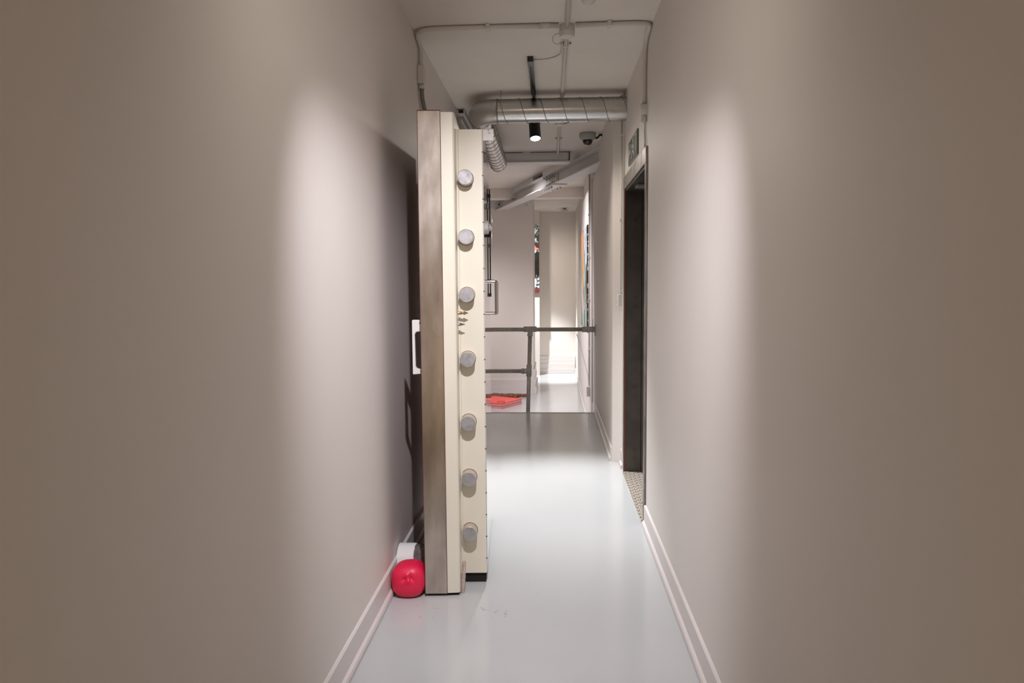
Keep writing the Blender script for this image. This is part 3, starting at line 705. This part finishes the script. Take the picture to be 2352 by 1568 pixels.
PE = painting('painted canvas edge', [(0, (.01, .01, .01)), (.46, (.02, .015, .015)), (.52, (.55, .55, .52)), (.57, (.25, .03, .02)), (.62, (.02, .10, .06)), (.66, (.01, .01, .01))], 9, (1, 1, 1), .5, 1.)
bm = B(); box(bm, .430, y0 - .004, z0 + .01, .459, y0, z1 - .01); o = obj('canvas_edge', bm, PE, t)
P1m = painting('black and white canvas', [(0, (.012, .012, .012)), (.44, (.03, .03, .032)), (.50, (.09, .09, .09)), (.53, (.42, .45, .48)), (.60, (.62, .68, .74))], 8, (1, 1, 1), 1.6, 5.1, zstops=[(0, .50), (.05, .55), (.25, .57), (.28, .38), (.58, .38), (.60, .55), (.66, .55), (.68, .48), (.9, .48), (.93, .50), (1.0, .52)], zlo=0, zhi=1.31)
t = thing('canvas', 'tall black and white abstract canvas on the far wall, seen as a narrow slice', 'painting', (-.7, 14.41, 1.218))
bm = B(); box(bm, -1.25, 14.395, 1.218, -.237, 14.428, 2.532, .002); o = obj('painted_face', bm, P1m, t, smooth=None)
M['pinkpaint'] = mat('pink paint', (.85, .30, .30), .5); M['deepred'] = mat('deep red paint', (.11, .008, .012), .5)
bm = B(); prism(bm, [(-.37, 2.06), (-.345, 2.12), (-.325, 2.10), (-.315, 2.13), (-.30, 2.09), (-.25, 2.075), (-.238, 2.05), (-.30, 2.05), (-.34, 2.03)], 1, 14.392, 14.395); obj('pink_patch', bm, 'pinkpaint', t)
bm = B(); prism(bm, [(-.31, 2.09), (-.31, 2.14), (-.238, 2.14), (-.238, 2.08)], 1, 14.3925, 14.395); obj('red_patch', bm, 'deepred', t)
bm = B(); prism(bm, [(-.60, 1.22), (-.60, 1.25), (-.36, 1.27), (-.31, 1.285), (-.238, 1.31), (-.238, 1.22)], 1, 14.3925, 14.395); obj('red_band', bm, 'deepred', t)

# ================================================================ far details
t = thing('ceiling_detector', 'brass coloured disc detector on the ceiling at the far end', 'detector', (.23, 14.05, H - .05))
bm = B(); lathe(bm, [(.03, 0), (.03, .03), (.075, .034), (.078, .045), (.06, .055), (0, .058)], (.25, 14.05, H), (0, 0, -1), 32); o = obj('disc', bm, 'galv', t, smooth=40)
bm = B(); lathe(bm, [(.016, .055), (.012, .068), (0, .07)], (.25, 14.05, H), (0, 0, -1), 16); obj('led', bm, 'plastic', t, smooth=40)
t = thing('socket_conduit', 'white socket box with a vertical conduit low on the wall beyond the handrail', 'socket', (.45, 8.95, 0))
bm = B(); box(bm, .418, 8.86, .045, .462, 9.0, .165, .004); obj('socket_box', bm, 'plastic', t)
bm = B(); tube(bm, [(.449, 8.90, .16), (.449, 8.86, H)], .010, 12); obj('conduit', bm, 'pipe', t)
for z in (.60, 1.2, 1.7, 2.2):
    bm = B(); box(bm, .434, 8.855, z, .462, 8.91, z + .018, .002); obj('saddle', bm, 'pipe', t)
bm = B(); tube(bm, bez([(.452, 8.98, .17), (.452, 9.4, .24), (.452, 12.4, .44), (.452, 14.6, .50)], .1, 5), .007, 8); obj('sloping_cable', bm, 'fit', t)
bm = B(); tube(bm, [(.459, 8.40, .05), (.459, 8.39, 1.0)], .006, 8)
tag(obj('thin_cable', bm, 'pipe'), 'thin painted cable rising up the wall just past the handrail flange', 'cable')

# coral box with lid and the crinkled copper cloth
t = thing('coral_box', 'flat coral red lidded box lying on the lower floor behind the handrail', 'box', (-.70, 10.8, ZF))
A = Vector((-.735, 10.55)); C1 = Vector((-.455, 11.02)); e1 = (C1 - A); e2 = Vector((-e1.y, e1.x)).normalized() * .50
Q = [A, A + e1, A + e1 + e2, A + e2]
def slab(z0, z1, g=0.):
    c = sum(Q, Vector((0, 0))) / 4; bm = B(); prism(bm, [tuple(q + (q - c) * g) for q in Q], 2, z0, z1); return bm
obj('base', slab(ZF, ZF + .034), 'pink', t); obj('gap', slab(ZF + .034, ZF + .040, -.01), 'lineR', t)
obj('tray', slab(ZF + .040, ZF + .068), 'pink', t); obj('lid', slab(ZF + .068, ZF + .080, .004), 'coral', t)
bm = B(); q = A + e1 * .22 + e2 * .16; tube(bm, [(q.x + .055 * cos(a), q.y + .075 * sin(a), ZF + .081) for a in [k * 2 * pi / 24 for k in range(25)]], .005, 6, cap=False); obj('emblem_ring', bm, 'lineR', t)
bm = B(); n = 40; ctr = Vector((-.86, 11.85)); rows = []
for i in range(n + 1):
    u = i / n; row = []
    for j in range(13):
        v = j / 12 - .5
        wid = .62 * (1 - u ** 3) * .5 + .02 + .03 * sin(19 * u) + .02 * sin(47 * u)
        z = ZF + .012 + .018 * abs(sin(23 * v + 5 * u)) + random.random() * .016 + .03 * (1 - abs(2 * v)) * (1 - u)
        row.append(bm.verts.new((-1.30 + .90 * u, 11.62 + .10 * u + v * 2 * wid * .62, z)))
    rows.append(row)
for a, b in zip(rows, rows[1:]):
    for j in range(12): bm.faces.new((a[j], b[j], b[j + 1], a[j + 1]))
ext = bmesh.ops.extrude_face_region(bm, geom=list(bm.faces)); 
for v in [g for g in ext['geom'] if isinstance(g, bmesh.types.BMVert)]: v.co.z = ZF + .001
bmesh.ops.recalc_face_normals(bm, faces=bm.faces)
tag(obj('crinkled_cloth', bm, 'leaf'), 'crinkled copper brown cloth lying on the lower floor behind the coral box', 'cloth')
